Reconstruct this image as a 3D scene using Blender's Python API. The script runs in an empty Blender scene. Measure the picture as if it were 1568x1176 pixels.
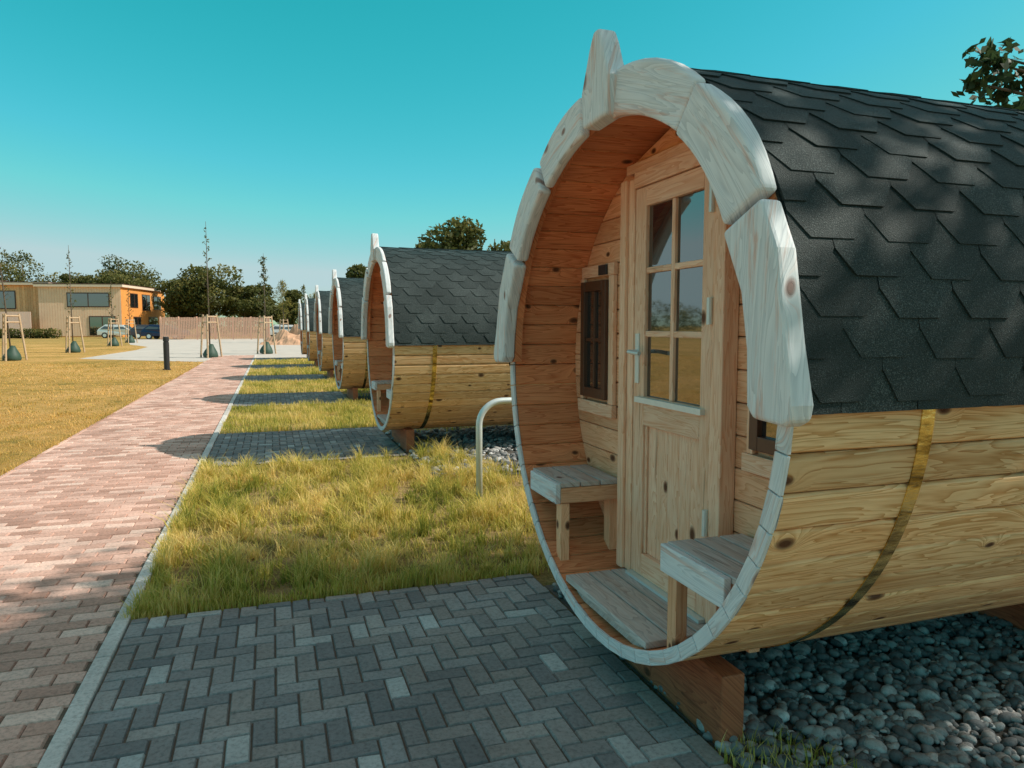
import bpy, math, random
import numpy as np
from mathutils import Vector
random.seed(7); rng=np.random.default_rng(7)
scene=bpy.context.scene
SUN=Vector((2.2,-0.80,2.05)).normalized()   # towards the sun

# ------------------------------------------------------------------ materials
def newmat(name):
    m=bpy.data.materials.new(name); m.use_nodes=True
    nt=m.node_tree; b=nt.nodes['Principled BSDF']
    return m,nt,b
def N(nt,t,**k):
    n=nt.nodes.new(t)
    for a,v in k.items(): setattr(n,a,v)
    return n
def L(nt,a,b): nt.links.new(a,b)
def math_(nt,op,a,b=None,clamp=False):
    n=N(nt,'ShaderNodeMath',operation=op); n.use_clamp=clamp
    for i,v in enumerate((a,b)):
        if v is None: continue
        if isinstance(v,(int,float)): n.inputs[i].default_value=v
        else: L(nt,v,n.inputs[i])
    return n.outputs[0]
def ramp(nt,fac,stops,interp='LINEAR'):
    n=N(nt,'ShaderNodeValToRGB'); cr=n.color_ramp; cr.interpolation=interp
    while len(cr.elements)<len(stops): cr.elements.new(0.5)
    for e,(p,c) in zip(cr.elements,stops):
        e.position=p; e.color=(c[0],c[1],c[2],1) if hasattr(c,'__len__') else (c,c,c,1)
    L(nt,fac,n.inputs[0]); return n.outputs[0]
def mix(nt,fac,a,b,mode='MIX'):
    n=N(nt,'ShaderNodeMix',data_type='RGBA',blend_type=mode)
    for s,v in ((n.inputs[0],fac),(n.inputs[6],a),(n.inputs[7],b)):
        if isinstance(v,(int,float)): s.default_value=v
        elif isinstance(v,tuple): s.default_value=(v[0],v[1],v[2],1)
        else: L(nt,v,s)
    return n.outputs[2]
def noise(nt,vec,scale,detail=4,rough=.6,dist=0):
    n=N(nt,'ShaderNodeTexNoise'); n.inputs['Scale'].default_value=scale; n.inputs['Detail'].default_value=detail
    n.inputs['Roughness'].default_value=rough; n.inputs['Distortion'].default_value=dist
    if vec is not None: L(nt,vec,n.inputs['Vector'])
    return n.outputs[0]
def bump(nt,b,h,strength,dist=.01):
    n=N(nt,'ShaderNodeBump'); n.inputs['Strength'].default_value=strength; n.inputs['Distance'].default_value=dist
    L(nt,h,n.inputs['Height']); L(nt,n.outputs[0],b.inputs['Normal'])
def rndattr(nt):
    a=N(nt,'ShaderNodeAttribute',attribute_name='rnd'); return a.outputs['Fac']

def wood(name,dark,light,knot=(.12,.045,.02),white=None,wamt=0.0,rough=.6,var=.35,knots=.35,wlo=.42,whi=.66):
    m,nt,b=newmat(name)
    uv=N(nt,'ShaderNodeUVMap',uv_map='UVMap'); sp=N(nt,'ShaderNodeSeparateXYZ'); L(nt,uv.outputs[0],sp.inputs[0])
    u,v=sp.outputs[0],sp.outputs[1]; r=rndattr(nt)
    c=N(nt,'ShaderNodeCombineXYZ'); L(nt,math_(nt,'MULTIPLY',u,4.0),c.inputs[0]); L(nt,math_(nt,'MULTIPLY',v,6.5),c.inputs[1])
    vo=N(nt,'ShaderNodeTexVoronoi',voronoi_dimensions='2D'); L(nt,c.outputs[0],vo.inputs['Vector']); vo.inputs['Scale'].default_value=1
    sc=N(nt,'ShaderNodeSeparateColor'); L(nt,vo.outputs['Color'],sc.inputs[0])
    on=math_(nt,'GREATER_THAN',sc.outputs[0],1-knots)
    size=math_(nt,'ADD',math_(nt,'MULTIPLY',sc.outputs[1],.7),.45)
    d=math_(nt,'DIVIDE',vo.outputs['Distance'],size)
    infl=math_(nt,'MULTIPLY',math_(nt,'POWER',2.718,math_(nt,'MULTIPLY',d,-7)),on)
    c2=N(nt,'ShaderNodeCombineXYZ'); L(nt,math_(nt,'MULTIPLY',u,1.1),c2.inputs[0])
    L(nt,math_(nt,'ADD',math_(nt,'MULTIPLY',v,13.0),math_(nt,'MULTIPLY',infl,1.6)),c2.inputs[1]); L(nt,math_(nt,'MULTIPLY',r,31.0),c2.inputs[2])
    n1=noise(nt,c2.outputs[0],1.2,3,.5,.6)
    rings=math_(nt,'FRACT',math_(nt,'MULTIPLY',n1,12.0))
    rings=math_(nt,'POWER',rings,1.9)
    c3=N(nt,'ShaderNodeCombineXYZ'); L(nt,math_(nt,'MULTIPLY',u,7.0),c3.inputs[0]); L(nt,math_(nt,'MULTIPLY',v,260.0),c3.inputs[1]); L(nt,r,c3.inputs[2])
    n2=noise(nt,c3.outputs[0],1,3,.7)
    g=math_(nt,'ADD',math_(nt,'MULTIPLY',rings,.6),math_(nt,'MULTIPLY',n2,.4))
    col=ramp(nt,g,[(.12,light),(.85,dark)])
    tone=math_(nt,'ADD',math_(nt,'MULTIPLY',r,var),1-var*.5)
    tc=N(nt,'ShaderNodeCombineXYZ')
    for i in range(3): L(nt,tone,tc.inputs[i])
    col=mix(nt,1.0,col,tc.outputs[0],'MULTIPLY')
    blot=noise(nt,uv.outputs[0],2.2,4,.6,.4)
    col=mix(nt,math_(nt,'MULTIPLY',math_(nt,'SUBTRACT',blot,.44,True),1.9,True),col,mix(nt,1.0,col,(.86,.68,.52),'MULTIPLY'))
    if white:
        wm=noise(nt,c2.outputs[0],1.1,5,.7,1.0)
        fac=ramp(nt,wm,[(wlo,1.0),(whi,0.1)])
        wc=mix(nt,g,white,(white[0]*.62,white[1]*.65,white[2]*.67))
        col=mix(nt,math_(nt,'MULTIPLY',fac,wamt,True),col,wc)
    kf=math_(nt,'MULTIPLY',ramp(nt,d,[(.06,1.0),(.10,.75),(.15,0.0)]),on)
    if white: kf=math_(nt,'MULTIPLY',kf,.8)
    col=mix(nt,kf,col,knot)
    c4=N(nt,'ShaderNodeCombineXYZ'); L(nt,math_(nt,'MULTIPLY',u,2.2),c4.inputs[0]); L(nt,math_(nt,'MULTIPLY',v,70.0),c4.inputs[1]); L(nt,math_(nt,'MULTIPLY',r,9.0),c4.inputs[2])
    ck=ramp(nt,noise(nt,c4.outputs[0],1,2,.5),[(.27,1.0),(.32,0.0)])
    col=mix(nt,math_(nt,'MULTIPLY',ck,.5),col,mix(nt,1.0,col,(.35,.28,.22),'MULTIPLY'))
    L(nt,col,b.inputs['Base Color']); b.inputs['Roughness'].default_value=rough
    b.inputs['Specular IOR Level'].default_value=.3
    bump(nt,b,math_(nt,'SUBTRACT',math_(nt,'ADD',g,math_(nt,'MULTIPLY',kf,.5)),ck),.45,.004)
    return m
M_shell=wood('larch_staves',(.56,.255,.08),(.93,.61,.33),var=.34,knots=.5)
M_door=wood('pine_door',(.76,.40,.24),(.94,.65,.47),var=.15,knots=.14)
M_wall=wood('pine_boards',(.70,.32,.16),(.92,.54,.33),var=.3,knots=.4)
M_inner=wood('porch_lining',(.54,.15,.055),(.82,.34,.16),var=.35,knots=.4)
M_white=wood('whitewashed_trim',(.58,.29,.20),(.78,.48,.38),white=(.80,.84,.86),wamt=.97,var=.16,knots=.34,knot=(.22,.08,.045),rough=.75,wlo=.55,whi=.70)
M_grey=wood('weathered_deck',(.32,.22,.18),(.56,.46,.40),white=(.66,.65,.64),wamt=.7,var=.3,knots=.1,rough=.8)
M_beam=wood('stained_beam',(.26,.07,.035),(.50,.165,.075),var=.2)
M_stake=wood('stake_wood',(.42,.28,.17),(.62,.47,.32),var=.3)

def simple(name,col,rough=.5,metal=0,spec=.5,nscale=None,namt=.15,bmp=0):
    m,nt,b=newmat(name); b.inputs['Roughness'].default_value=rough; b.inputs['Metallic'].default_value=metal
    b.inputs['Specular IOR Level'].default_value=spec
    tc=N(nt,'ShaderNodeTexCoord')
    n=noise(nt,tc.outputs['Object'],nscale or 12,4,.6)
    c=mix(nt,n,tuple(x*(1-namt) for x in col),tuple(min(1,x*(1+namt)) for x in col)); L(nt,c,b.inputs['Base Color'])
    if bmp: bump(nt,b,n,bmp)
    return m
M_frame=simple('dark_brown_frame',(.085,.035,.02),.4,nscale=30)
M_steel=simple('galvanised_steel',(.68,.76,.76),.5,.45,nscale=40,namt=.1)
def bandmat():
    m,nt,b=newmat('steel_strap'); tc=N(nt,'ShaderNodeTexCoord'); mp=N(nt,'ShaderNodeMapping'); mp.inputs['Scale'].default_value=(4,14,14); L(nt,tc.outputs['Object'],mp.inputs[0])
    n=noise(nt,mp.outputs[0],1.1,5,.7); L(nt,ramp(nt,n,[(.30,(.06,.04,.02)),(.44,(.42,.30,.10)),(.56,(.95,.74,.28))]),b.inputs['Base Color'])  # golden reflections on the dark strap painted into its base colour
    b.inputs['Metallic'].default_value=1; b.inputs['Roughness'].default_value=.27; bump(nt,b,n,.7,.01); return m
M_band=bandmat()
M_black=simple('black_plastic',(.02,.022,.025),.5)
M_greenbag=simple('watering_bag',(.03,.07,.05),.6,nscale=6,namt=.4)
def glassmat():
    m,nt,b=newmat('window_glass'); b.inputs['Base Color'].default_value=(.012,.016,.018,1)
    b.inputs['Roughness'].default_value=.03; b.inputs['IOR'].default_value=2.1
    b.inputs['Specular IOR Level'].default_value=.9
    tc=N(nt,'ShaderNodeTexCoord'); bump(nt,b,noise(nt,tc.outputs['Object'],3,1),.04,.01)
    return m
M_glass=glassmat()
def shinglemat():
    m,nt,b=newmat('bitumen_shingles'); r=rndattr(nt); tc=N(nt,'ShaderNodeTexCoord')
    gr=noise(nt,tc.outputs['Object'],300,2,.75); big=noise(nt,tc.outputs['Object'],2.5,4,.6)
    f=math_(nt,'ADD',math_(nt,'MULTIPLY',gr,.8),math_(nt,'ADD',math_(nt,'MULTIPLY',r,.08),math_(nt,'MULTIPLY',big,.2)))
    col=ramp(nt,f,[(.38,(.006,.016,.016)),(.6,(.028,.046,.047)),(.82,(.22,.27,.27))])
    L(nt,col,b.inputs['Base Color']); b.inputs['Roughness'].default_value=.6; b.inputs['Specular IOR Level'].default_value=.28
    bump(nt,b,gr,.9,.006); return m
M_shingle=shinglemat()
def pavermat(name,stops):
    m,nt,b=newmat(name); r=rndattr(nt); tc=N(nt,'ShaderNodeTexCoord')
    col=ramp(nt,r,stops)
    n=noise(nt,tc.outputs['Object'],55,5,.75); n2=noise(nt,tc.outputs['Object'],1.3,4,.6)
    col=mix(nt,1.0,col,ramp(nt,n,[(.25,.50),(.5,1.0),(.8,1.28)]),'MULTIPLY')
    col=mix(nt,1.0,col,ramp(nt,n2,[(.3,.76),(.7,1.16)]),'MULTIPLY')
    L(nt,col,b.inputs['Base Color']); b.inputs['Roughness'].default_value=.85; b.inputs['Specular IOR Level'].default_value=.3
    bump(nt,b,n,.7,.005); return m
M_pad=pavermat('concrete_block_pavers',[(0,(.19,.19,.195)),(.3,(.24,.235,.235)),(.55,(.29,.265,.25)),(.75,(.29,.295,.30)),(.93,(.36,.34,.325)),(1,(.46,.50,.50))])
M_path=pavermat('clay_block_pavers',[(0,(.45,.26,.20)),(.4,(.61,.375,.30)),(.8,(.73,.475,.39)),(1,(.79,.58,.49))])
M_kerb=pavermat('kerb_concrete',[(0,(.55,.53,.50)),(1,(.72,.70,.67))])
M_joint=simple('joint_sand',(.12,.10,.075),.95,nscale=60,namt=.5,bmp=.5)
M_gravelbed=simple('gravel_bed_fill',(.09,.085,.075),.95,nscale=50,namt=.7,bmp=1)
M_concrete=simple('light_gravel_surface',(.55,.50,.45),.95,nscale=.8,namt=.22)

def groundmat():
    m,nt,b=newmat('lawn_ground'); tc=N(nt,'ShaderNodeTexCoord'); P=tc.outputs['Object']
    sp=N(nt,'ShaderNodeSeparateXYZ'); L(nt,P,sp.inputs[0])
    big=noise(nt,P,.22,5,.6,.4); med=noise(nt,P,2.3,6,.7); fine=noise(nt,P,45,4,.8)
    dry=ramp(nt,math_(nt,'ADD',math_(nt,'MULTIPLY',big,.5),math_(nt,'MULTIPLY',med,.5)),[(.36,(.22,.19,.05)),(.47,(.50,.31,.09)),(.60,(.72,.43,.16))])
    grn=ramp(nt,med,[(.35,(.12,.12,.03)),(.5,(.34,.25,.10)),(.65,(.52,.36,.19))])
    side=ramp(nt,math_(nt,'MULTIPLY',math_(nt,'ADD',sp.outputs[0],2.0),.7),[(0,0.0),(1,1.0)])
    far=ramp(nt,math_(nt,'MULTIPLY',sp.outputs[1],.01),[(.5,0.0),(.8,1.0)])
    col=mix(nt,side,dry,grn)
    col=mix(nt,math_(nt,'MULTIPLY',far,.5),col,(.28,.24,.08))
    col=mix(nt,1.0,col,ramp(nt,fine,[(.3,.5),(.7,1.3)]),'MULTIPLY')
    L(nt,col,b.inputs['Base Color']); b.inputs['Roughness'].default_value=1; b.inputs['Specular IOR Level'].default_value=.1
    bump(nt,b,fine,.9,.03); return m
M_ground=groundmat()
def leafmat(name,stops,trans=.35,pos=None):
    m,nt,b=newmat(name); r=rndattr(nt); f=r
    if pos:
        g=N(nt,'ShaderNodeNewGeometry'); n=noise(nt,g.outputs['Position'],pos,5,.65)
        f=math_(nt,'ADD',math_(nt,'MULTIPLY',r,.40),math_(nt,'MULTIPLY',math_(nt,'SUBTRACT',n,.30),1.6))
    col=ramp(nt,f,stops)
    out=nt.nodes['Material Output']
    t=N(nt,'ShaderNodeBsdfTranslucent'); L(nt,col,t.inputs[0]); L(nt,col,b.inputs['Base Color'])
    b.inputs['Roughness'].default_value=.55; b.inputs['Specular IOR Level'].default_value=.25
    ms=N(nt,'ShaderNodeMixShader'); ms.inputs[0].default_value=trans
    L(nt,b.outputs[0],ms.inputs[1]); L(nt,t.outputs[0],ms.inputs[2]); L(nt,ms.outputs[0],out.inputs[0]); return m
M_leaf=leafmat('tree_foliage',[(0,(.04,.055,.016)),(.5,(.11,.12,.033)),(1,(.27,.23,.07))],.4)
M_leaf2=leafmat('yellow_foliage',[(0,(.12,.13,.03)),(.5,(.25,.22,.05)),(1,(.38,.28,.07))])
M_leafd=leafmat('near_tree_foliage',[(0,(.02,.045,.02)),(.6,(.045,.08,.03)),(1,(.10,.13,.05))])
M_grass=leafmat('green_grass',[(0.0,(.08,.13,.02)),(.26,(.26,.29,.045)),(.48,(.60,.51,.10)),(.75,(.88,.67,.26))],.42,1.3)
M_drygrass=leafmat('dry_grass',[(0.05,(.22,.22,.05)),(.32,(.52,.36,.08)),(.6,(.76,.46,.14)),(1,(.85,.58,.26))],.3,.5)
M_bark=simple('bark',(.12,.09,.065),.95,nscale=8,namt=.5,bmp=.8)
M_stone=pavermat('river_pebble_stone',[(0,(.10,.11,.115)),(.4,(.21,.218,.222)),(.75,(.34,.335,.325)),(.95,(.50,.50,.49)),(1,(.72,.72,.71))])

# ------------------------------------------------------------------ mesh builder
CZ=1.3375; RO=1.122; RI=1.080; LEN=4.6; WX=.35; FLAT=.932
def flatten(p):
    if p[2]<=CZ: return p
    t=(p[2]-CZ)/1.1
    return (p[0],p[1]-.060*t*min(1,.4+t)-.018*t*max(0,p[1]),CZ+(p[2]-CZ)*(1-(1-FLAT)*min(1,t*1.25)))
class MB:
    def __init__(s): s.v=[];s.f=[];s.uv=[];s.m=[];s.r=[]
    def face(s,pts,uvs,mi=0,r=None):
        i=len(s.v); s.v+=list(pts); s.f.append(tuple(range(i,i+len(pts)))); s.uv+=list(uvs); s.m.append(mi); s.r.append(r if r is not None else 0.5)
    def poly(s,vs,faces,uvf,mi=0,r=None,ends=None):
        if r is None: r=random.random()
        o=len(s.v); s.v+=list(vs)
        for k,fc in enumerate(faces):
            s.f.append(tuple(o+i for i in fc)); s.uv+=[uvf(vs[i],k) for i in fc]
            s.m.append(mi if not ends or k not in ends else ends[k]); s.r.append(r)
    def box(s,x0,x1,y0,y1,z0,z1,g='y',mi=0,r=None):
        vs=[(x,y,z) for x in (x0,x1) for y in (y0,y1) for z in (z0,z1)]
        fs=[(0,1,3,2),(4,6,7,5),(0,4,5,1),(2,3,7,6),(0,2,6,4),(1,5,7,3)]
        ax={'x':0,'y':1,'z':2}[g]; o1,o2=random.random()*50,random.random()*50
        oth=[a for a in (0,1,2) if a!=ax]
        def uvf(p,k):
            return (p[ax]+o1, p[oth[0]]+p[oth[1]]+o2)
        s.poly(vs,fs,uvf,mi,r)
    def prism(s,pts,x0,x1,gdir=(1,0),mi=0,r=None):
        n=len(pts); vs=[(x0,p[0],p[1]) for p in pts]+[(x1,p[0],p[1]) for p in pts]
        fs=[tuple(range(n)),tuple(range(2*n-1,n-1,-1))]+[(i,i+n,(i+1)%n+n,(i+1)%n) for i in range(n)]
        o1,o2=random.random()*50,random.random()*50
        def uvf(p,k):
            return (p[1]*gdir[0]+p[2]*gdir[1]+o1, -p[1]*gdir[1]+p[2]*gdir[0]+p[0]+o2)
        s.poly(vs,fs,uvf,mi,r)
    def tube(s,path,rad,n=12,mi=0,cap=True,r=.5):
        P=[Vector(p) for p in path]
        rads=rad if hasattr(rad,'__len__') else [rad]*len(P); o=len(s.v)
        up=None
        for i,p in enumerate(P):
            t=(P[min(i+1,len(P)-1)]-P[max(i-1,0)]).normalized()
            if up is None:
                up=t.orthogonal().normalized()
            a=(up-t*up.dot(t)).normalized(); up=a; b=t.cross(a)
            for k in range(n):
                q=p+(a*math.cos(2*math.pi*k/n)+b*math.sin(2*math.pi*k/n))*rads[i]; s.v.append(tuple(q))
        def add(fc):
            s.f.append(fc); s.uv.extend([(s.v[i][2],s.v[i][0]+s.v[i][1]) for i in fc]); s.m.append(mi); s.r.append(r)
        for i in range(len(P)-1):
            for k in range(n):
                add((o+i*n+k,o+i*n+(k+1)%n,o+(i+1)*n+(k+1)%n,o+(i+1)*n+k))
        if cap:
            add(tuple(o+k for k in range(n-1,-1,-1))); add(tuple(o+(len(P)-1)*n+k for k in range(n)))
    def obj(s,name,mats,bevel=0,smooth=False,parent=None,loc=(0,0,0),flat=False):
        if flat: s.v=[flatten(p) for p in s.v]
        me=bpy.data.meshes.new(name); me.from_pydata(s.v,[],s.f)
        uvl=me.uv_layers.new(name='UVMap'); uvl.data.foreach_set('uv',np.array(s.uv,dtype=np.float32).ravel())
        at=me.attributes.new('rnd','FLOAT','FACE'); at.data.foreach_set('value',np.array(s.r,dtype=np.float32))
        for m in mats: me.materials.append(m)
        me.polygons.foreach_set('material_index',s.m)
        if smooth: me.polygons.foreach_set('use_smooth',[True]*len(s.f))
        me.update()
        o=bpy.data.objects.new(name,me); scene.collection.objects.link(o); o.location=loc
        if bevel:
            md=o.modifiers.new('bevel','BEVEL'); md.width=bevel; md.segments=3; md.limit_method='ANGLE'; md.angle_limit=math.radians(40)
        if parent: o.parent=parent
        return o
def empty(name,loc=(0,0,0),rz=0):
    e=bpy.data.objects.new(name,None); e.location=loc; e.rotation_euler=(0,0,rz); scene.collection.objects.link(e); return e
def arrmesh(name,V,F,r,mat,parent=None,smooth=False):
    me=bpy.data.meshes.new(name); m,k=F.shape
    me.vertices.add(len(V)); me.vertices.foreach_set('co',V.astype(np.float32).ravel())
    me.loops.add(m*k); me.loops.foreach_set('vertex_index',F.astype(np.int32).ravel())
    me.polygons.add(m); me.polygons.foreach_set('loop_start',np.arange(0,m*k,k,dtype=np.int32))
    me.update(calc_edges=True)
    at=me.attributes.new('rnd','FLOAT','FACE'); at.data.foreach_set('value',r.astype(np.float32))
    me.materials.append(mat)
    me.polygons.foreach_set('use_smooth',np.full(m,smooth,dtype=bool))
    o=bpy.data.objects.new(name,me); scene.collection.objects.link(o)
    if parent: o.parent=parent
    return o

# ------------------------------------------------------------------ barrel cabin
def build_barrel(loc):
    root=empty('wooden_barrel_cabin',loc)
    b=MB(); NS=62
    for i in range(NS):
        t0=2*math.pi*i/NS; t1=2*math.pi*(i+1)/NS; g=.0018/RO; dl=.009/RO
        sec=[(t0+g,RO-.011),(t0+dl,RO-.0018),(t0+dl*2.2,RO),(t1-dl*2.2,RO),(t1-dl,RO-.0018),(t1-g,RO-.011),(t1-g,RI+.005),(t1-dl,RI),(t0+dl,RI),(t0+g,RI+.005)]
        pts=[(r*math.sin(t),CZ+r*math.cos(t)) for t,r in sec]
        x0=random.uniform(-.003,.003); n=len(pts)
        vs=[(x0,)+p for p in pts]+[(LEN,)+p for p in pts]
        fs=[tuple(range(n-1,-1,-1)),tuple(range(n,2*n))]+[(k,(k+1)%n,(k+1)%n+n,k+n) for k in range(n)]
        o1,o2=random.random()*50,random.random()*50; tm=(t0+t1)/2
        def uvf(p,k,tm=tm,o1=o1,o2=o2):
            dy=(p[1]*math.cos(tm)-(p[2]-CZ)*math.sin(tm)); return (p[0]+o1,dy+o2)
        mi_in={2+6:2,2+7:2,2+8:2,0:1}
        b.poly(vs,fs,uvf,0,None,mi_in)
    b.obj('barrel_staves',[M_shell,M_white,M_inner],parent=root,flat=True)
    b=MB(); NR=62
    for i in range(NR):
        t0=2*math.pi*i/NR+.002; t1=2*math.pi*(i+1)/NR-.002
        pts=[(r*math.sin(t),CZ+r*math.cos(t)) for t,r in ((t0,RO+.003),(t1,RO+.003),(t1,RI-.004),(t0,RI-.004))]
        if CZ+RO*math.cos(t0)>CZ+.15: continue
        b.prism(pts[::-1],-.016,-.0035,(math.cos(t0),-math.sin(t0)))
    b.obj('front_rim',[M_white],bevel=.002,parent=root,flat=True)
    b=MB()
    def arc(a0,a1,ro,ri,n=8,bul=0):
        out=[]
        for k in range(n+1):
            a=math.radians(a0+(a1-a0)*k/n); q=ro+bul*math.sin(math.pi*k/n); out.append((q*math.sin(a),CZ+q*math.cos(a)))
        for k in range(n,-1,-1):
            a=math.radians(a0+(a1-a0)*k/n); out.append((ri*math.sin(a),CZ+ri*math.cos(a)))
        return out
    def seg(a0,a1,x0,x1,ro=1.158,ri=.985,bul=.014):
        am=math.radians((a0+a1)/2); b.prism(arc(a0,a1,ro,ri,8,bul),x0,x1,(math.cos(am),-math.sin(am)))
    for s in (1,-1):
        lim=(7.6,4.8)[s<0]; A1=(33.0,36.0)[s<0]; A2=(60.0,63.2)[s<0]; dz=(.04,0)[s<0]
        seg(s*(lim+.7),s*A1,-.062,-.018)
        seg(s*(A1+1.2),s*A2,-.078,-.018)
        a=math.radians(A2+1.2); top_o=(s*1.158*math.sin(a),CZ+1.158*math.cos(a)); top_i=(s*.985*math.sin(a),CZ+.985*math.cos(a))
        pts=[top_o,(s*1.118,CZ+.36),(s*1.172,CZ+.12),(s*1.212,CZ-.03+dz),(s*1.205,CZ-.07+dz),(s*1.175,CZ-.085+dz),(s*1.055,CZ-.08+dz),(s*1.03,CZ-.05+dz),(s*1.02,CZ+.1),(s*.985,CZ+.25),top_i]
        b.prism(pts,-.086,-.018,(0,1))
    b.obj('arch_trim',[M_white],bevel=.015,parent=root,flat=True)
    b=MB()
    horn=[(.118,2.245),(.142,2.38),(.112,2.455),(.083,2.525),(.050,2.578),(.012,2.576),(-.022,2.525),(-.058,2.455),(-.100,2.385),(-.082,2.25)]
    b.prism([(y-.115-(z-2.245)*.08,z) for y,z in horn],-.096,-.018,(0,1))
    b.obj('ridge_horn',[M_white],bevel=.014,parent=root)
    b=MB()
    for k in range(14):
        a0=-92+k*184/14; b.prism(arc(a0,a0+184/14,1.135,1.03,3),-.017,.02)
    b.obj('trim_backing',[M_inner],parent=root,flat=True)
    for nm,xa,xb in (('front_wall',WX,WX+.04),('back_wall',LEN-.3,LEN-.26)):
        b=MB(); h=.12; z=-RI
        while z<RI-.01:
            z1=min(z+h,RI-.001); za,zb=z+.0015,z1-.0015
            ya,yb=math.sqrt(max(0,RI**2-za**2)),math.sqrt(max(0,RI**2-zb**2))
            b.prism([(-ya,CZ+za),(ya,CZ+za),(yb,CZ+zb),(-yb,CZ+zb)],xa,xb,(1,0)); z=z1
        b.obj(nm,[M_wall],bevel=.008,parent=root,flat=True)
    b=MB(); zt=.355
    for k in range(3):
        x0=.004+k*.115; hw=math.sqrt(RI**2-(CZ-zt+.03)**2)-.004
        b.box(x0,x0+.108,-hw,hw,zt-.028,zt,'y')
    b.box(.03,.30,-.3,.3,zt-.075,zt-.03,'x')
    b.obj('porch_deck',[M_grey],bevel=.004,parent=root)
    b=MB(); zt=.755
    for s,ya,yb in ((1,.49,1.06),(-1,.47,1.0)):
        def Y(a,c): return (min(s*a,s*c),max(s*a,s*c))
        lim=math.sqrt(RI**2-(CZ-zt+.03)**2)-.012
        for k in range(3):
            y0,y1=Y(ya,min(lim,yb)); b.box(.028+k*.104,.028+k*.104+.097,y0,y1,zt-.024,zt,'y',1)
        y0,y1=Y(ya,min(lim-.04,yb)); b.box(.0,.027,y0,y1,zt-.10,zt-.004,'y',0)
        y0,y1=Y(ya,ya+.024); b.box(.0285,WX-.003,y0,y1,zt-.10,zt-.026,'x',2)
        y0,y1=Y(ya+.005,ya+.06); b.box(.0285,.075,y0,y1,.357,zt-.102,'z',2)
        y0,y1=Y(ya+.04,ya+.10); b.box(WX-.05,WX-.004,y0,y1,.357,zt-.102,'z',2)
    b.obj('porch_benches',[M_white,M_grey,M_wall],bevel=.004,parent=root)
    b=MB(); y0,y1=-.298,.303; zb,zt=.372,2.095; f=WX-.002
    b.box(f-.05,f,y1+.004,y1+.058,.36,2.145,'z',0); b.box(f-.066,f,y1+.060,y1+.112,.36,2.145,'z',0)
    b.box(f-.05,f,y0-.050,y0-.004,.36,2.145,'z',0); b.box(f-.066,f,y0-.100,y0-.052,.36,2.145,'z',0)
    b.box(f-.055,f,y0-.003,y1+.003,zt+.004,2.17,'y',0)
    b.box(f-.045,f,-.50,.40,2.172,2.215,'y',0)
    l=f-.006
    st=.092; GB=1.185; GT=2.01
    b.box(l-.04,l,y1-st,y1,zb,zt,'z',0); b.box(l-.04,l,y0,y0+st*.75,zb,zt,'z',0)
    ya,yb=y0+st*.75+.001,y1-st-.001
    b.box(l-.04,l,ya,yb,GT+.001,zt,'y',0); b.box(l-.04,l,ya,yb,1.055,GB-.001,'y',0); b.box(l-.04,l,ya,yb,zb,.475,'y',0)
    nb=5
    for k in range(nb):
        w=(yb-ya)/nb; b.box(l-.018,l-.004,ya+k*w+.0008,ya+(k+1)*w-.0008,.476,1.054,'z',0,.6+.3*random.random())
    b.box(l-.030,l-.0185,ya,ya+.016,.476,1.054,'z'); b.box(l-.030,l-.0185,yb-.016,yb,.476,1.054,'z')
    ym=(ya+yb)/2
    b.box(l-.036,l-.008,ym-.013,ym+.013,GB,GT,'z',0)
    for zz in (GB+(GT-GB)/3,GB+(GT-GB)*2/3):
        b.box(l-.035,l-.009,ya,ym-.0135,zz-.013,zz+.013,'y',0); b.box(l-.035,l-.009,ym+.0135,yb,zz-.013,zz+.013,'y',0)
    b.obj('door',[M_door],bevel=.004,parent=root)
    b=MB(); b.box(l-.022,l-.014,ya,yb,GB,GT,'y'); b.obj('door_glass',[M_glass],parent=root)
    b=MB()
    b.box(l-.062,l-.0405,y0+.03,y1-.05,GB-.028,GB-.004,'y'); b.box(f-.075,f-.01,y0+.0,y1+.0,.357,.371,'y')
    b.box(l-.046,l-.0405,y1-.055,y1-.022,1.24,1.46,'z')
    b.tube([(l-.044,y1-.038,1.38),(l-.09,y1-.038,1.38),(l-.095,y1-.055,1.38),(l-.095,y1-.15,1.375)],.009,10)
    for zz in (1.96,1.55,.75):
        b.tube([(l-.052,y0-.002,zz-.05),(l-.052,y0-.002,zz+.05)],.011,10)
    b.obj('door_fittings',[M_steel],parent=root)
    b=MB(); gl=MB()
    for (a,c,z0,z1) in ((.595,.935,1.125,1.72),(-.86,-.50,1.07,1.70)):
        b.box(f-.022,f,a-.03,a+.022,z0-.02,z1+.02,'z',1); b.box(f-.022,f,c-.022,c+.012,z0-.02,z1+.02,'z',1)
        b.box(f-.024,f,a-.035,c+.0,z1+.021,z1+.08,'y',1); b.box(f-.028,f,a-.035,c+.03,z0-.085,z0-.021,'y',1)
        A,C=a+.023,c-.023
        b.box(f-.04,f,A,A+.045,z0,z1,'z',0); b.box(f-.04,f,C-.045,C,z0,z1,'z',0)
        b.box(f-.04,f,A+.046,C-.046,z0,z0+.05,'y',0); b.box(f-.04,f,A+.046,C-.046,z1-.05,z1,'y',0)
        m=(A+C)/2; b.box(f-.032,f-.006,m-.009,m+.009,z0+.051,z1-.051,'z',0)
        b.box(f-.031,f-.007,A+.046,m-.0095,(z0+z1)/2-.009,(z0+z1)/2+.009,'y',0); b.box(f-.031,f-.007,m+.0095,C-.046,(z0+z1)/2-.009,(z0+z1)/2+.009,'y',0)
        gl.box(f-.020,f-.012,A+.044,C-.044,z0+.045,z1-.045)
    b.obj('porch_windows',[M_frame,M_door],bevel=.003,parent=root)
    gl.obj('window_panes',[M_glass],parent=root)
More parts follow.
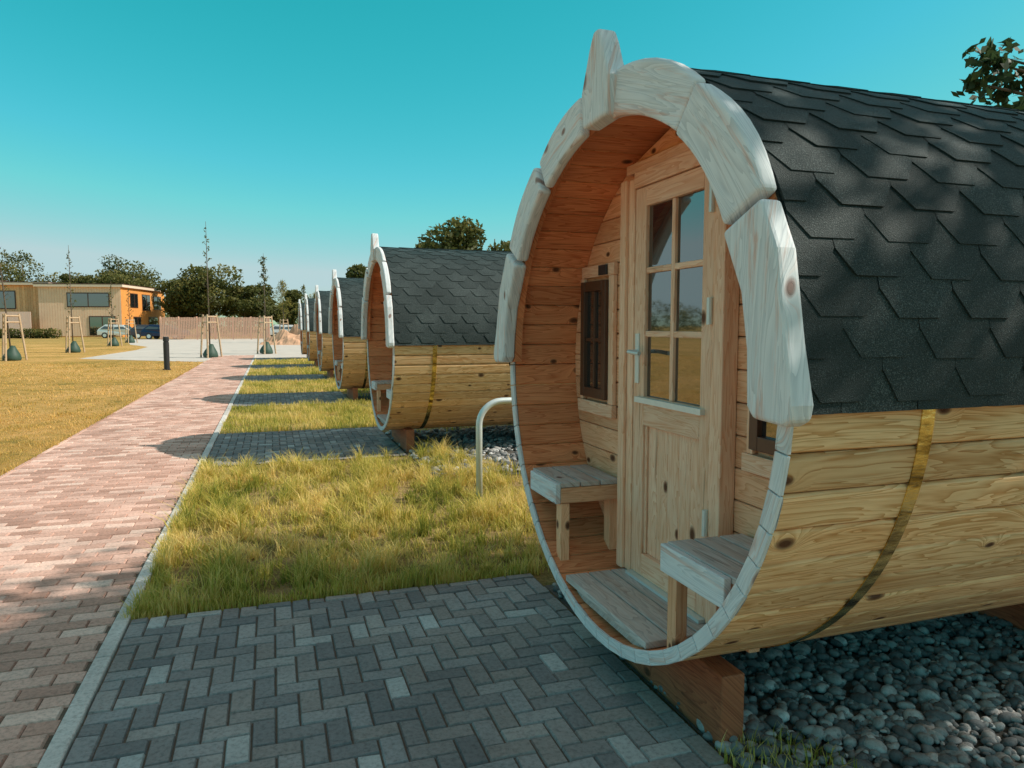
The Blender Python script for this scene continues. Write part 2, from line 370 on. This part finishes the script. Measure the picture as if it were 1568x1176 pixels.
    b=MB(); b.box(f-.036,f-.026,.62,.71,1.745,1.795,'y'); b.obj('name_plate',[M_black],bevel=.003,parent=root)
    b=MB(); R=1.148; n=40
    amax=math.radians(92.5)
    RU=R-.006; RB=RO+.002
    sec=[]
    for k in range(n+1):
        a=-amax+2*amax*k/n; sec.append((a,RU))
    def P(x,a,r): return (x,r*math.sin(a),CZ+r*math.cos(a))
    for k in range(n):
        a0,a1=sec[k][0],sec[k+1][0]
        b.face([P(-.012,a0,RU),P(LEN+.03,a0,RU),P(LEN+.03,a1,RU),P(-.012,a1,RU)],[(0,0)]*4)
        b.face([P(-.012,a0,RB),P(-.012,a1,RB),P(LEN+.03,a1,RB),P(LEN+.03,a0,RB)],[(0,0)]*4)
        b.face([P(-.012,a0,RU),P(-.012,a1,RU),P(-.012,a1,RB),P(-.012,a0,RB)],[(0,0)]*4)
        b.face([P(LEN+.03,a0,RU),P(LEN+.03,a0,RB),P(LEN+.03,a1,RB),P(LEN+.03,a1,RU)],[(0,0)]*4)
    for s in (-1,1):
        b.face([P(-.012,s*amax,RU),P(LEN+.03,s*amax,RU),P(LEN+.03,s*amax,RB),P(-.012,s*amax,RB)],[(0,0)]*4)
    w=.25; e=.108; smax=R*amax; rows=int(smax/e)+1
    x_lo,x_hi=-.012,LEN+.035
    for s in (-1,1):
        for k in range(-1,rows):
            off=(k%2)*w/2+(.07 if s>0 else 0)
            j=-1
            while True:
                xc=x_lo+off+j*w; j+=1
                if xc-w/2>x_hi: break
                if xc+w/2<x_lo: continue
                rr=random.random(); lift=random.uniform(0,.002)
                jit=random.uniform(-.004,.004)
                def Q(px,py,dr=0):
                    x=min(max(xc+px*w*.99,x_lo),x_hi); t=min(max((k+py)*e+(jit if py==2 else 0),0.002),smax+.012)
                    rad=R+.004*(t/e-k)+lift+dr; return P(x,s*t/R,rad)
                def fc(q,dr=0):
                    pts=[Q(*p) for p in q]
                    if s>0: pts=pts[::-1]
                    b.face(pts,[(0,0)]*len(pts),0,rr)
                fc([(-.5,0),(.5,0),(.5,.5),(-.5,.5)]); fc([(-.5,.5),(.5,.5),(.5,1.25),(-.5,1.25)])
                fc([(-.5,1.25),(.5,1.25),(.40,1.6),(-.40,1.6)]); fc([(-.40,1.6),(.40,1.6),(.28,2),(-.28,2)])
                rim=[(.5,1.25),(.40,1.6),(.28,2),(-.28,2),(-.40,1.6),(-.5,1.25)]
                for q0,q1 in zip(rim[:-1],rim[1:]):
                    pts=[Q(*q0),Q(*q1),Q(q1[0],q1[1],-.0075),Q(q0[0],q0[1],-.0075)]
                    b.face(pts,[(0,0)]*4,0,0.0)
    x=-.01
    while x<LEN:
        rr=random.random(); x1=x+.30
        for a0,a1 in ((-.125,-.06),(-.06,0),(0,.06),(.06,.125)):
            b.face([P(x,a0,R+.018),P(x1,a0,R+.009),P(x1,a1,R+.009),P(x,a1,R+.018)],[(0,0)]*4,0,rr)
            b.face([P(x,a0,R+.018),P(x,a1,R+.018),P(x,a1,R+.004),P(x,a0,R+.004)],[(0,0)]*4,0,0)
        for a in (-.125,.125):
            b.face([P(x,a,R+.018),P(x1,a,R+.009),P(x1,a,R+.0),P(x,a,R+.0)],[(0,0)]*4,0,0)
        x+=.235
    b.obj('shingle_roof',[M_shingle],parent=root,flat=True)
    b=MB()
    for xc in (.415,LEN-.75):
        n=64; a0=math.radians(90); a1=math.radians(270)
        for k in range(n):
            t0=a0+(a1-a0)*k/n; t1=a0+(a1-a0)*(k+1)/n; r=RO+.0035; W=.046
            b.face([P(xc,t0,r),P(xc,t1,r),P(xc+W,t1,r),P(xc+W,t0,r)],[(0,0)]*4)
            for xx in (xc,xc+W):
                b.face([P(xx,t0,r),P(xx,t1,r),P(xx,t1,r-.0035),P(xx,t0,r-.0035)],[(0,0)]*4)
    b.obj('steel_straps',[M_band],parent=root)
    b=MB()
    for xc,hw,top in ((.215,.54,.27),(2.15,.86,.50),(LEN-.45,.6,.32)):
        pts=[(-hw,.0),(hw,.0)]
        for k in range(13):
            y=hw-2*hw*k/12; z=CZ-math.sqrt((RO+.002)**2-y*y); pts.append((y,min(z,top)))
        b.prism(pts,xc,xc+.095,(1,0))
    b.obj('support_cradles',[M_beam],bevel=.006,parent=root)
    return root
first=build_barrel((1.25,2.60,0))
bpy.context.view_layer.update()
dg=bpy.context.evaluated_depsgraph_get()
for c in first.children:
    if c.modifiers:
        me=bpy.data.meshes.new_from_object(c.evaluated_get(dg)); me.name=c.name; c.modifiers.clear(); c.data=me
ys=[8.82,14.69,20.55,26.4,32.3]
for y in ys:
    e=empty('wooden_barrel_cabin',(1.25+random.uniform(-.03,.03),y,0),random.uniform(-.008,.008))
    for c in first.children:
        o=bpy.data.objects.new(c.name,c.data); scene.collection.objects.link(o); o.parent=e

# ------------------------------------------------------------------ ground
b=MB(); b.face([(-400,-200,0),(400,-200,0),(400,600,0),(-400,600,0)],[(0,0)]*4); b.obj('ground',[M_ground])
def sheet(name,pts,z,mat):
    b=MB(); b.face([(x,y,z) for x,y in pts],[(0,0)]*len(pts)); return b.obj(name,[mat])
def pavers(b,x0,x1,y0,y1,pattern,zt=.022,cell=.1):
    def brick(a,c,d,e):
        a,c,d,e=max(a,x0),min(c,x1),max(d,y0),min(e,y1)
        if c-a<.02 or e-d<.02: return
        g=.0022; a+=g;c-=g;d+=g;e-=g; h=zt+random.uniform(-.003,.003); k=.005; r=random.random()
        tx=random.uniform(-.002,.002)
        vs=[(a,d,h-.012),(c,d,h-.012),(c,e,h-.012),(a,e,h-.012),(a+k,d+k,h-tx),(c-k,d+k,h+tx),(c-k,e-k,h+tx),(a+k,e-k,h-tx)]
        b.poly(vs,[(4,5,6,7),(0,1,5,4),(1,2,6,5),(2,3,7,6),(3,0,4,7)],lambda p,k:(p[0],p[1]),0,r)
    nx=int((x1-x0)/cell)+3; ny=int((y1-y0)/cell)+3
    if pattern=='herring':
        for i in range(-2,nx):
            for j in range(-2,ny):
                k=(i-j)%4; X=x0+i*cell; Y=y0+j*cell
                if k==0: brick(X,X+2*cell,Y,Y+cell)
                elif k==3: brick(X,X+cell,Y,Y+2*cell)
    else:
        for j in range(ny):
            Y=y0+j*cell
            for i in range(-1,nx//2+2):
                X=x0+(i+.5*(j%2))*2*cell; brick(X,X+2*cell,Y,Y+cell)
KX=-.745
sheet('path_bedding',[(-2.52,-3),(KX-.04,-3),(KX-.04,37),(-2.52,37)],.010,M_joint)
b=MB(); pavers(b,-2.5,KX-.036,-1.5,37,'bond'); b.obj('brick_path',[M_path])
b=MB(); y=-1.5
while y<37:
    b.box(KX-.034,KX+.034,y+.003,y+.997,-.02,.030,'y'); y+=1
b.obj('path_kerb',[M_kerb],bevel=.006)
b=MB(); y=-1.5
while y<37:
    b.box(-2.56,-2.51,y+.003,y+.997,-.02,.020,'y'); y+=1
b.obj('path_edging',[M_path],bevel=.006)
pads=[(1.2,3.93)]+[(yy-.75,yy+1.62) for yy in ys]
pb=MB(); bb=MB()
for (a,c) in pads:
    x1=1.44
    bb.face([(KX+.042,a,.0105),(x1,a,.0105),(x1,c,.0105),(KX+.042,c,.0105)],[(0,0)]*4)
    pavers(pb,KX+.038,x1-.005,a,c,'herring',.021,.086)
bb.obj('pad_bedding',[M_joint]); pb.obj('paved_pads',[M_pad])
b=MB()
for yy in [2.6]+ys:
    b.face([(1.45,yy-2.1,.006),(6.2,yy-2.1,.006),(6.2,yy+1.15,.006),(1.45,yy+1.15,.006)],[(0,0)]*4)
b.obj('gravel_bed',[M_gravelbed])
C18,S18=math.cos(math.radians(18.5)),math.sin(math.radians(18.5))
def site(right,fwd): return (fwd*S18+right*C18, fwd*C18-right*S18)
sheet('gravel_yard',[site(-19,31.5),site(-12.5,28.8),site(-8.5,29.5),site(-7,30),site(-10,54),site(-16,50),site(-22,58),site(-29,60),site(-22,42)],.006,M_concrete)
sheet('gravel_apron',[(-2.2,36.9),(6,37.2),(9,80),(-14,82),(-10,60)],.003,M_concrete)

import bmesh
bm=bmesh.new(); bmesh.ops.create_icosphere(bm,subdivisions=2,radius=1)
iv=np.array([v.co[:] for v in bm.verts]); ifc=np.array([[v.index for v in f.verts] for f in bm.faces]); bm.free()
def stones(n,x0,x1,y0,y1,smin,smax):
    px=rng.uniform(x0,x1,n); py=rng.uniform(y0,y1,n); s=rng.uniform(smin,smax,n)*rng.choice([.5,.8,1,1.35],n)
    sc=np.stack([s*rng.uniform(.8,1.5,n),s*rng.uniform(.7,1.1,n),s*rng.uniform(.5,.85,n)],1)
    th=rng.uniform(0,6.283,n); ti=rng.normal(0,.35,n)
    V=iv[None]*sc[:,None,:]
    ph=rng.uniform(0,6.28,(n,1,3)); V=V*(1+.18*np.sin(iv[None]*2.6+ph).sum(2,keepdims=True)*.6)
    y,z=V[...,1].copy(),V[...,2].copy(); V[...,1]=y*np.cos(ti)[:,None]-z*np.sin(ti)[:,None]; V[...,2]=y*np.sin(ti)[:,None]+z*np.cos(ti)[:,None]
    x,y=V[...,0].copy(),V[...,1].copy(); V[...,0]=x*np.cos(th)[:,None]-y*np.sin(th)[:,None]; V[...,1]=x*np.sin(th)[:,None]+y*np.cos(th)[:,None]
    V[...,0]+=px[:,None]; V[...,1]+=py[:,None]; V[...,2]+=(.012+rng.uniform(0,.022,n))[:,None]
    F=ifc[None]+(np.arange(n)*len(iv))[:,None,None]
    return V.reshape(-1,3),F.reshape(-1,3),np.repeat(rng.random(n),len(ifc))
def join(parts):
    Vs,Fs,Rs=[],[],[];o=0
    for V,F,r in parts: Vs.append(V);Fs.append(F+o);Rs.append(r);o+=len(V)
    return np.concatenate(Vs),np.concatenate(Fs),np.concatenate(Rs)
V,F,r=join([stones(10500,1.47,4.0,.9,3.7,.011,.025),stones(1800,1.47,3.6,6.8,9.9,.02,.035)])
arrmesh('river_pebbles',V,F,r,M_stone,smooth=True)

def blades(n,x0,x1,y0,y1,h0,h1,w,clump=.0,lean=.5):
    x=rng.uniform(x0,x1,n); y=rng.uniform(y0,y1,n)
    f=.5+.5*np.sin(x*5.1+1.3*np.sin(y*3.7))*np.sin(y*4.3+1.7*np.sin(x*2.9))
    f=np.clip(f+.35*np.sin(x*13.1+2*np.sin(y*9.7))*np.sin(y*11.9+x*3),0,1)
    if clump: 
        k=rng.random(n)<(1-clump)+clump*f; x,y,f=x[k],y[k],f[k]
    n=len(x); h=rng.uniform(h0,h1,n)*(.45+.85*f); th=rng.uniform(0,6.283,n); ln=rng.uniform(.1,1.3,n)*lean*h
    d=np.stack([np.cos(th),np.sin(th)],1); s=np.stack([-d[:,1],d[:,0]],1)*w*rng.uniform(.6,1.2,(n,1))
    p=np.stack([x,y],1); Z=np.zeros(n)
    def v(off,z): return np.concatenate([p+off,z[:,None]],1)
    l=ln[:,None]
    V=np.stack([v(-s,Z),v(s,Z),v(s*.75+d*l*.3,h*.6),v(-s*.75+d*l*.3,h*.6),v(d*l*1.1+s*.12,h),v(d*l*1.1-s*.12,h)],1).reshape(-1,3)
    o=(np.arange(n)*6)[:,None]
    F=np.stack([o+np.array([0,1,2,3]),o+np.array([3,2,4,5])],1).reshape(-1,4)
    return V,F,np.repeat(rng.random(n),2)
KG=KX+.05
parts=[blades(46000,KG,2.2,3.95,pads[1][0],.02,.09,.0032,.9,.9)]
parts.append(blades(2500,KG-.05,1.5,3.93,4.05,.05,.12,.003)); parts.append(blades(3500,KG-.03,KG+.08,3.95,8.05,.04,.11,.003))
nt_=360; tx=rng.uniform(KG,2.0,nt_); ty=rng.uniform(4.0,8.0,nt_)
for i in range(nt_):
    parts.append(blades(36,tx[i]-.035,tx[i]+.035,ty[i]-.035,ty[i]+.035,.09,.20,.0034,0,1.0))
parts.append(blades(9000,2.2,7,4.2,7.2,.05,.13,.005))
parts.append(blades(2200,1.42,1.80,.6,2.05,.03,.09,.003,.6))
prev=pads[1][1]
for i,(a,c) in enumerate(pads[2:]):
    parts.append(blades([24000,14000,8000,6000][i],KG,2.4,prev,a,.03,.11,.004+.002*i,.5)); prev=c
parts.append(blades(14000,1.6,8,pads[1][1]-.9,36,.05,.12,.01,.2))
V,F,r=join(parts); arrmesh('grass_strips',V,F,r,M_grass)
parts=[blades(60000,-7.5,-2.56,3.5,14,.012,.042,.0035,.5,.9),blades(40000,-16,-2.56,12,32,.02,.05,.008,.5,.9),blades(2500,-2.6,-2.52,4,30,.03,.07,.004)]
V,F,r=join(parts); arrmesh('dry_lawn_grass',V,F,r,M_drygrass)

# ------------------------------------------------------------------ trees
def leafcloud(centers,rad,n,size,shell=.55):
    c=np.array(centers); R=np.array(rad)
    wgt=R[:,0]**2
    idx=rng.choice(len(c),n,p=wgt/wgt.sum())
    d=rng.normal(size=(n,3)); d/=np.linalg.norm(d,axis=1,keepdims=True)
    rr=(shell+(1.12-shell)*rng.random(n))[:,None]
    pos=c[idx]+d*rr*R[idx]
    a=rng.normal(size=(n,3)); a/=np.linalg.norm(a,axis=1,keepdims=True)
    b_=np.cross(a,rng.normal(size=(n,3))); b_/=np.linalg.norm(b_,axis=1,keepdims=True)
    s=size*rng.uniform(.5,1.2,(n,1))
    V=np.stack([pos-a*s*.6,pos+b_*s*.35,pos+a*s*.7,pos-b_*s*.35],1).reshape(-1,3)
    F=(np.arange(n)*4)[:,None]+np.arange(4)[None]
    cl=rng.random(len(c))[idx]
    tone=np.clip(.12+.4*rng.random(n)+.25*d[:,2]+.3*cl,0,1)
    return V,F,tone
def crown(cx,cy,zc,rx,rz,nb,br):
    C=[];R=[]
    for i in range(nb):
        d=rng.normal(size=3); d/=np.linalg.norm(d); k=rng.uniform(.3,.9)
        C.append((cx+d[0]*k*rx,cy+d[1]*k*rx,zc+d[2]*k*rz)); q=br*rng.uniform(.5,1.25); R.append((q,q,q*.75))
    return C,R
def tree(name,x,y,h,rx,nb,nl,leaf,mat,zlow=.25,tr=.2,extra=None,brf=.36,shell=.55):
    root=empty(name,(0,0,0)); zc=h*(1+zlow)/2; rz=h*(1-zlow)/2
    C,R=crown(x,y,zc,rx,rz,nb,rx*brf)
    if extra: 
        for e in extra: C.append(e[:3]); R.append((e[3],e[3],e[3]*.7))
    b=MB(); b.tube([(x,y,-.05),(x+.05,y,h*zlow),(x-.05*tr,y+.1,zc),(x,y,h*.85)],[tr*1.3,tr,tr*.6,tr*.15],10)
    for c in C:
        z0=min(c[2]-.1,h*zlow+ (c[2]-h*zlow)*.5)
        z0=max(z0,h*.15)
        mid=((x+c[0])/2+random.uniform(-.1,.1),(y+c[1])/2,(z0+c[2])/2+.01*h)
        b.tube([(x,y,z0),mid,c],[tr*.35,tr*.2,tr*.05],6)
    b.obj('trunk_and_limbs',[M_bark],smooth=True,parent=root)
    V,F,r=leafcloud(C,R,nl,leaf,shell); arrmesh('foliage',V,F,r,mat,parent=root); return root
T=Vector((2.75,2.35,2.0))+SUN*6.5
tree('deciduous_tree',T.x,T.y,8.25,1.85,36,7200,.12,M_leafd,zlow=.56,tr=.16,brf=.32,shell=.2)
tree('deciduous_tree',13.8,6.0,8.0,2.9,26,13000,.14,M_leafd,zlow=.3,tr=.22,extra=[(9.75,7.6,4.75,.38),(9.25,7.4,5.0,.30),(9.1,7.5,4.75,.26),(10.0,7.1,4.2,.45),(9.45,7.6,5.2,.28),(10.2,7.4,5.05,.42),(10.4,7.0,4.4,.5),(9.9,7.0,3.95,.35),(9.6,7.3,4.35,.25)],brf=.27,shell=.15)
x,y=site(9.9,26); tree('deciduous_tree',x,y,11.0,1.8,14,5000,.24,M_leaf)
for (rt,fw,h,rx,nb) in ((-81,120,13.4,6.0,24),(-73,122,11.0,4,12),(-64,118,14.0,5.5,26),(-58.5,112,10.6,4.5,16),(-67,118,11.5,4.5,14),(-40.5,96,9.8,4.6,26),(-45,98,8.3,3.5,16),(-36,97,7.6,3.8,16),
      (-5.0,60,10.4,3.6,24),(-1.4,59,9.9,3.4,20),(-7.6,64,8.9,2.4,10),(-19.5,88,8.6,2.6,9),(2,62,9.6,3,12),(-30.5,100,6.0,3,9),(-76,124,10.5,5,16)):
    x,y=site(rt,fw); tree('deciduous_tree',x,y,h,rx,nb,8500,.38,M_leaf,zlow=.06,tr=.25,brf=.44,shell=.55)
C=[];R=[]
for i in range(90):
    rt=-150+i*3.2; fw=128+12*math.sin(i*1.7); x,y=site(rt,fw); hh=3.4+2.4*abs(math.sin(i*.9))+random.random()
    if -48<rt<0: hh*=.85
    C.append((x,y,hh*.55)); R.append((2.6,2.6,hh*.6))
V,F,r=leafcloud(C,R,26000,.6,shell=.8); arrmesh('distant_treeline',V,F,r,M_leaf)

def sapling(rt,fw,h,leafy,mat=M_leaf,lean=0.,guard=True):
    x,y=site(rt,fw); root=empty('young_tree',(x,y,0))
    b=MB(); b.tube([(0,0,0),(lean*.4,0,h*.5),(lean,.05,h)],[.035,.025,.008],8)
    C=[];R=[]
    for k in range(26):
        z=h*(.35+.62*k/26); a=random.uniform(0,6.28); ln=(.28+.5*leafy)*(1.15-k/26)*random.uniform(.5,1.3)
        x0=lean*z/h; p=(x0+math.cos(a)*ln,math.sin(a)*ln,z+ln*.9)
        b.tube([(x0,0,z),(x0+math.cos(a)*ln*.5,math.sin(a)*ln*.5,z+ln*.35),p],[.010,.007,.003],5); C.append(p); R.append((.06+.2*leafy,)*3)
        C.append((x0+math.cos(a)*ln*.5,math.sin(a)*ln*.5,z+ln*.35)); R.append((.05+.15*leafy,)*3)
    b.obj('stem_and_twigs',[M_bark],smooth=True,parent=root)
    V,F,r=leafcloud(C,R,int(110+2100*leafy),.085,shell=.1); arrmesh('leaves',V,F,r,mat,parent=root)
    if guard:
        g=empty('tree_stake_guard',(x,y,0)); b=MB()
        tops=[]
        for k in range(3):
            a=k*2.094+.4; f=Vector((math.cos(a)*.52,math.sin(a)*.52,0)); t=Vector((math.cos(a)*.33,math.sin(a)*.33,1.95)); b.tube([f,t],.042,8); tops.append(t)
        for zf in (1.86,1.6):
            for k in range(3):
                a,c=tops[k].copy(),tops[(k+1)%3].copy(); a.z=c.z=zf; b.tube([a,c],.035,6)
        b.obj('stakes',[M_stake],smooth=False,parent=g)
        b=MB(); prof=[(.0,.30),(.12,.34),(.3,.27),(.5,.14),(.62,.07)]
        b.tube([(0.02*i,0,z) for i,(z,_) in enumerate(prof)],[q for _,q in prof],14); b.obj('watering_bag',[M_greenbag],smooth=True,parent=g)
sapling(-13.7,32.6,6.1,.03)
sapling(-20.9,30,6.6,.0,lean=-.45)
sapling(-23.5,38.5,5.7,.02)
sapling(-27.7,50,4.5,.04); sapling(-31.3,59,4.6,.04)
sapling(-12.6,36.8,5.1,.35); sapling(-19,60,5.2,1.0,M_leaf2); sapling(-17.0,62,4.2,.8,M_leaf2)
sapling(-11.8,41,3.8,.25,guard=False)

x,y=site(-11.4,23.7); bo=empty('path_bollard',(x,y,0)); b=MB()
b.tube([(0,0,0),(0,0,.04),(0,0,.041),(0,0,.92),(0,0,.921),(0,0,.95),(0,0,.951),(0,0,1.08),(0,0,1.10)],[.13,.13,.09,.09,.075,.075,.092,.092,.07],20); b.obj('post',[M_black],parent=bo)
hx0,hx1,hy,hz_=1.63,2.42,5.74,.86; r=.2
path=[(hx0,hy,-.05),(hx0,hy,hz_-r)]+[(hx0+r-r*math.cos(a),hy,hz_-r+r*math.sin(a)) for a in np.linspace(.15,math.pi/2,8)]+[(hx1-r+r*math.sin(a),hy,hz_-r+r*math.cos(a)) for a in np.linspace(0,math.pi/2-.15,8)]+[(hx1,hy,hz_-r),(hx1,hy,-.05)]
b=MB(); b.tube(path,.027,16); b.obj('bicycle_stand_hoop',[M_steel],smooth=True)

fe=empty('slatted_fence',site(-35.2,72)+(0,)); fe.rotation_euler=(0,0,-math.radians(18.5)+.05)
M_fence=simple('fence_slats',(.90,.50,.36),.8,nscale=2); b=MB(); k=0
while k*.16<10.8:
    b.box(k*.16,k*.16+.12,0,.03,.08,2.22+random.uniform(-.02,.02),'z'); k+=1
for z in (.4,1.9): b.box(0,10.8,.031,.09,z,z+.09,'x')
for k in range(7): b.box(k*1.78,k*1.78+.1,.03,.14,0,2.3,'z')
b.obj('slats',[M_fence],parent=fe)

M_clad=wood('cladding_timber',(.76,.36,.15),(.94,.60,.33),var=.35); M_plaster=simple('pale_timber_render',(.90,.60,.42),.9,nscale=1); M_orange=simple('orange_panel',(.76,.32,.08),.7,nscale=1)
M_roofedge=simple('roof_fascia',(.78,.62,.48),.6); M_win=M_glass
def bldg(name,rt,fw,rot,blocks):
    x,y=site(rt,fw); root=empty(name,(x,y,0),-math.radians(18.5)+rot)
    for (x0,x1,y0,y1,h,mf,msd,ov,wins) in blocks:
        b=MB()
        n=int((x1-x0)/.3)
        for i in range(n):
            w=(x1-x0)/n; b.box(x0+i*w+.012,x0+(i+1)*w-.012,y0-.03,y0-.002,0.1,h-.01,'z',0)
        b.box(x0,x1,y0,y1,0,h,'z',1)
        n=int((y1-y0)/.4)
        for i in range(n):
            w=(y1-y0)/n; b.box(x1+.002,x1+.03,y0+i*w+.015,y0+(i+1)*w-.015,0.05,h-.01,'z',2)
        b.box(x0-ov,x1+ov,y0-ov,y1+ov,h+.002,h+.30,'x',3)
        b.box(x0-ov-.02,x1+ov+.02,y0-ov-.02,y1+ov,h+.302,h+.40,'x',4)
        b.obj('walls_and_roof',[mf,M_orange,msd,M_roofedge,M_frame],parent=root)
        g=MB()
        for (a,c,z0,z1) in wins:
            g.box(a-.12,c+.12,y0-.08,y0-.031,z0-.12,z1+.12,'x',1); g.box(a,c,y0-.10,y0-.081,z0,z1,'x',0)
            m=(a+c)/2; g.box(m-.05,m+.05,y0-.13,y0-.101,z0,z1,'z',1)
        if x1>12:
            for (a,c,z0,z1) in ((.2,2.4,3.7,5.3),(4,6.5,3.4,5.3),(8,10.5,3.6,5.2),(1,3.2,.3,2.4),(6,9,.3,2.4)):
                g.box(x1+.031,x1+.08,a-.1,c+.1,z0-.1,z1+.1,'y',1); g.box(x1+.081,x1+.10,a,c,z0,z1,'y',0); m=(a+c)/2; g.box(x1+.101,x1+.13,m-.05,m+.05,z0,z1,'z',1)
        g.obj('windows',[M_win,M_frame],parent=root)
    return root
bldg('timber_clad_building',-62,88,.12,[
    (-6,5.0,0,14,6.3,M_clad,M_clad,.6,[(-2.4,1.4,3.5,5.5),(-5.2,-3.4,.9,2.6)]),
    (5.3,14.6,-2.5,12,6.0,M_plaster,M_orange,.35,[(8.6,13.2,3.7,5.2),(11,13.8,.3,2.4)]),
    (-12,-6.1,2,14,7.0,M_clad,M_clad,.8,[(-11,-8,4.0,6.0)])])
gw=empty('pale_timber_screen',site(-62,84)+(0,)); gw.rotation_euler=(0,0,-math.radians(18.5)+.12)
b=MB()
for k in range(52): b.box(-3+k*.165,-3+k*.165+.15,0,.04,.0,3.0,'z')
b.obj('boards',[simple('pale_screen',(.90,.62,.52),.85,nscale=1)],parent=gw)
C=[];R=[]
for i in range(30):
    x,y=site(-64+i*.5,78); C.append((x,y,.5)); R.append((.6,.6,.55))
V,F,r=leafcloud(C,R,5000,.22,shell=.7); arrmesh('clipped_hedge',V,F,r,M_leaf)

def car(rt,fw,rot,col,van=False):
    x,y=site(rt,fw); root=empty('parked_car',(x,y,0),rot); M_c=simple('car_paint',col,.25,.3,nscale=3,namt=.05)
    H=1.5 if not van else 1.95
    side=[(-2.1,.35),(2.1,.35),(2.15,.7),(2.0,.92),(1.15,1.0),(.55,H-.04),(-1.3,H),(-1.95,1.02),(-2.12,.8)]
    b=MB()
    n=len(side); secs=[(-.86,1),(-.78,1.02),(.78,1.02),(.86,1)]
    vs=[]
    for yy,k in secs:
        for (px,pz) in side:
            t=.12 if pz>1.03 else 0
            vs.append((px,yy*(1-t*1.6),pz))
    fs=[tuple(range(n))]+[tuple(3*n+i for i in range(n-1,-1,-1))]
    for s in range(3):
        for i in range(n): fs.append((s*n+i,(s+1)*n+i,(s+1)*n+(i+1)%n,s*n+(i+1)%n))
    b.poly(vs,fs,lambda p,k:(p[0],p[2]),0,.5); b.obj('body',[M_c],bevel=.05,parent=root)
    b=MB()
    for s in (-1,1):
        for poly in ([(.40,H-.12),(-.3,H-.1),(-.3,1.03),(.95,1.03)],[(-.38,H-.1),(-1.25,H-.1),(-1.72,1.04),(-.38,1.03)]):
            pts=[(px,s*(.70 if pz>1.1 else .86)+s*.012,pz) for px,pz in poly]
            if s<0: pts=pts[::-1]
            b.face(pts,[(0,0)]*4)
    b.face([(1.13,-.66,1.05),(1.13,.66,1.05),(.63,.62,H-.05),(.63,-.62,H-.05)],[(0,0)]*4)
    b.obj('windows',[M_glass],parent=root)
    b=MB()
    for wx in (-1.3,1.32):
        for s in (-1,1):
            b.tube([(wx,s*.70,.32),(wx,s*.90,.32)],.32,20,0); b.tube([(wx,s*.9,.32),(wx,s*.905,.32)],.19,14,1)
    b.obj('wheels',[M_black,M_steel],parent=root)
car(-35.6,74,-.3,(.02,.035,.09)); car(-38.6,77,.2,(.05,.05,.06)); car(-43.5,80,-.2,(.75,.75,.74)); car(-25,80,.1,(.6,.6,.6)); 
x,y=site(-16.6,55); n=28; vs=[];fs=[]
for i in range(n+1):
    for j in range(n+1):
        u=i/n*2-1; v=j/n*2-1; rr=math.hypot(u,v); hgt=max(0,1-rr)**.8*1.1*(1+.35*math.sin(u*9+v*5)+.3*math.sin(v*13+u*4))
        vs.append((x+u*2.6,y+v*2.2,hgt+random.uniform(-.07,.07)*(rr<1)-.02))
for i in range(n):
    for j in range(n): a=i*(n+1)+j; fs.append((a,a+n+1,a+n+2,a+1))
b=MB(); b.poly(vs,fs,lambda p,k:(p[0],p[1])); b.obj('earth_pile',[simple('excavated_soil',(.55,.33,.21),.95,nscale=3,namt=.5)],smooth=False)

# ------------------------------------------------------------------ light, sky, camera
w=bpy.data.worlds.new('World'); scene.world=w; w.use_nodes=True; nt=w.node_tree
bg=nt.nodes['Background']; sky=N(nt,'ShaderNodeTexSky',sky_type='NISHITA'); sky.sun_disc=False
sky.sun_elevation=math.asin(SUN.z); sky.sun_rotation=math.atan2(SUN.x,SUN.y); sky.air_density=1.0; sky.dust_density=.6; sky.ozone_density=1.0
sc=N(nt,'ShaderNodeSeparateColor'); L(nt,sky.outputs[0],sc.inputs[0]); cc=N(nt,'ShaderNodeCombineColor')
for i,(k,p,mx) in enumerate(((.085,2.45,3.4),(1.80,.66,4.7),(.98,1.0,4.9))):
    L(nt,math_(nt,'MINIMUM',math_(nt,'MULTIPLY',math_(nt,'POWER',sc.outputs[i],p),k),mx),cc.inputs[i])
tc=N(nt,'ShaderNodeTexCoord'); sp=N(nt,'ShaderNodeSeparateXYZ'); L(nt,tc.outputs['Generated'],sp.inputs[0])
zenith_fill=ramp(nt,sp.outputs[2],[(.52,0.0),(.85,1.0)])  # added fill: unseen upper sky turned warm neutral to light shaded wood
L(nt,mix(nt,zenith_fill,cc.outputs[0],(3.3,2.9,2.8)),bg.inputs[0]); bg.inputs[1].default_value=.14
ld=bpy.data.lights.new('sun','SUN'); ld.energy=5.0; ld.angle=math.radians(.5); ld.color=(1,.92,.80)
lo=bpy.data.objects.new('sun',ld); scene.collection.objects.link(lo); lo.rotation_euler=(-SUN).to_track_quat('-Z','Y').to_euler(); lo.location=(20,-6,20)
cd=bpy.data.cameras.new('camera'); cam=bpy.data.objects.new('camera',cd); scene.collection.objects.link(cam)
cd.sensor_width=36; cd.lens=36*1100/1568; cd.clip_end=1500; cd.clip_start=.05
cam.location=(0,0,1.5); cam.rotation_euler=(math.radians(90-4.73),0,-math.radians(18.5)); scene.camera=cam
scene.view_settings.view_transform='Standard'; scene.view_settings.look='None'; scene.view_settings.exposure=0
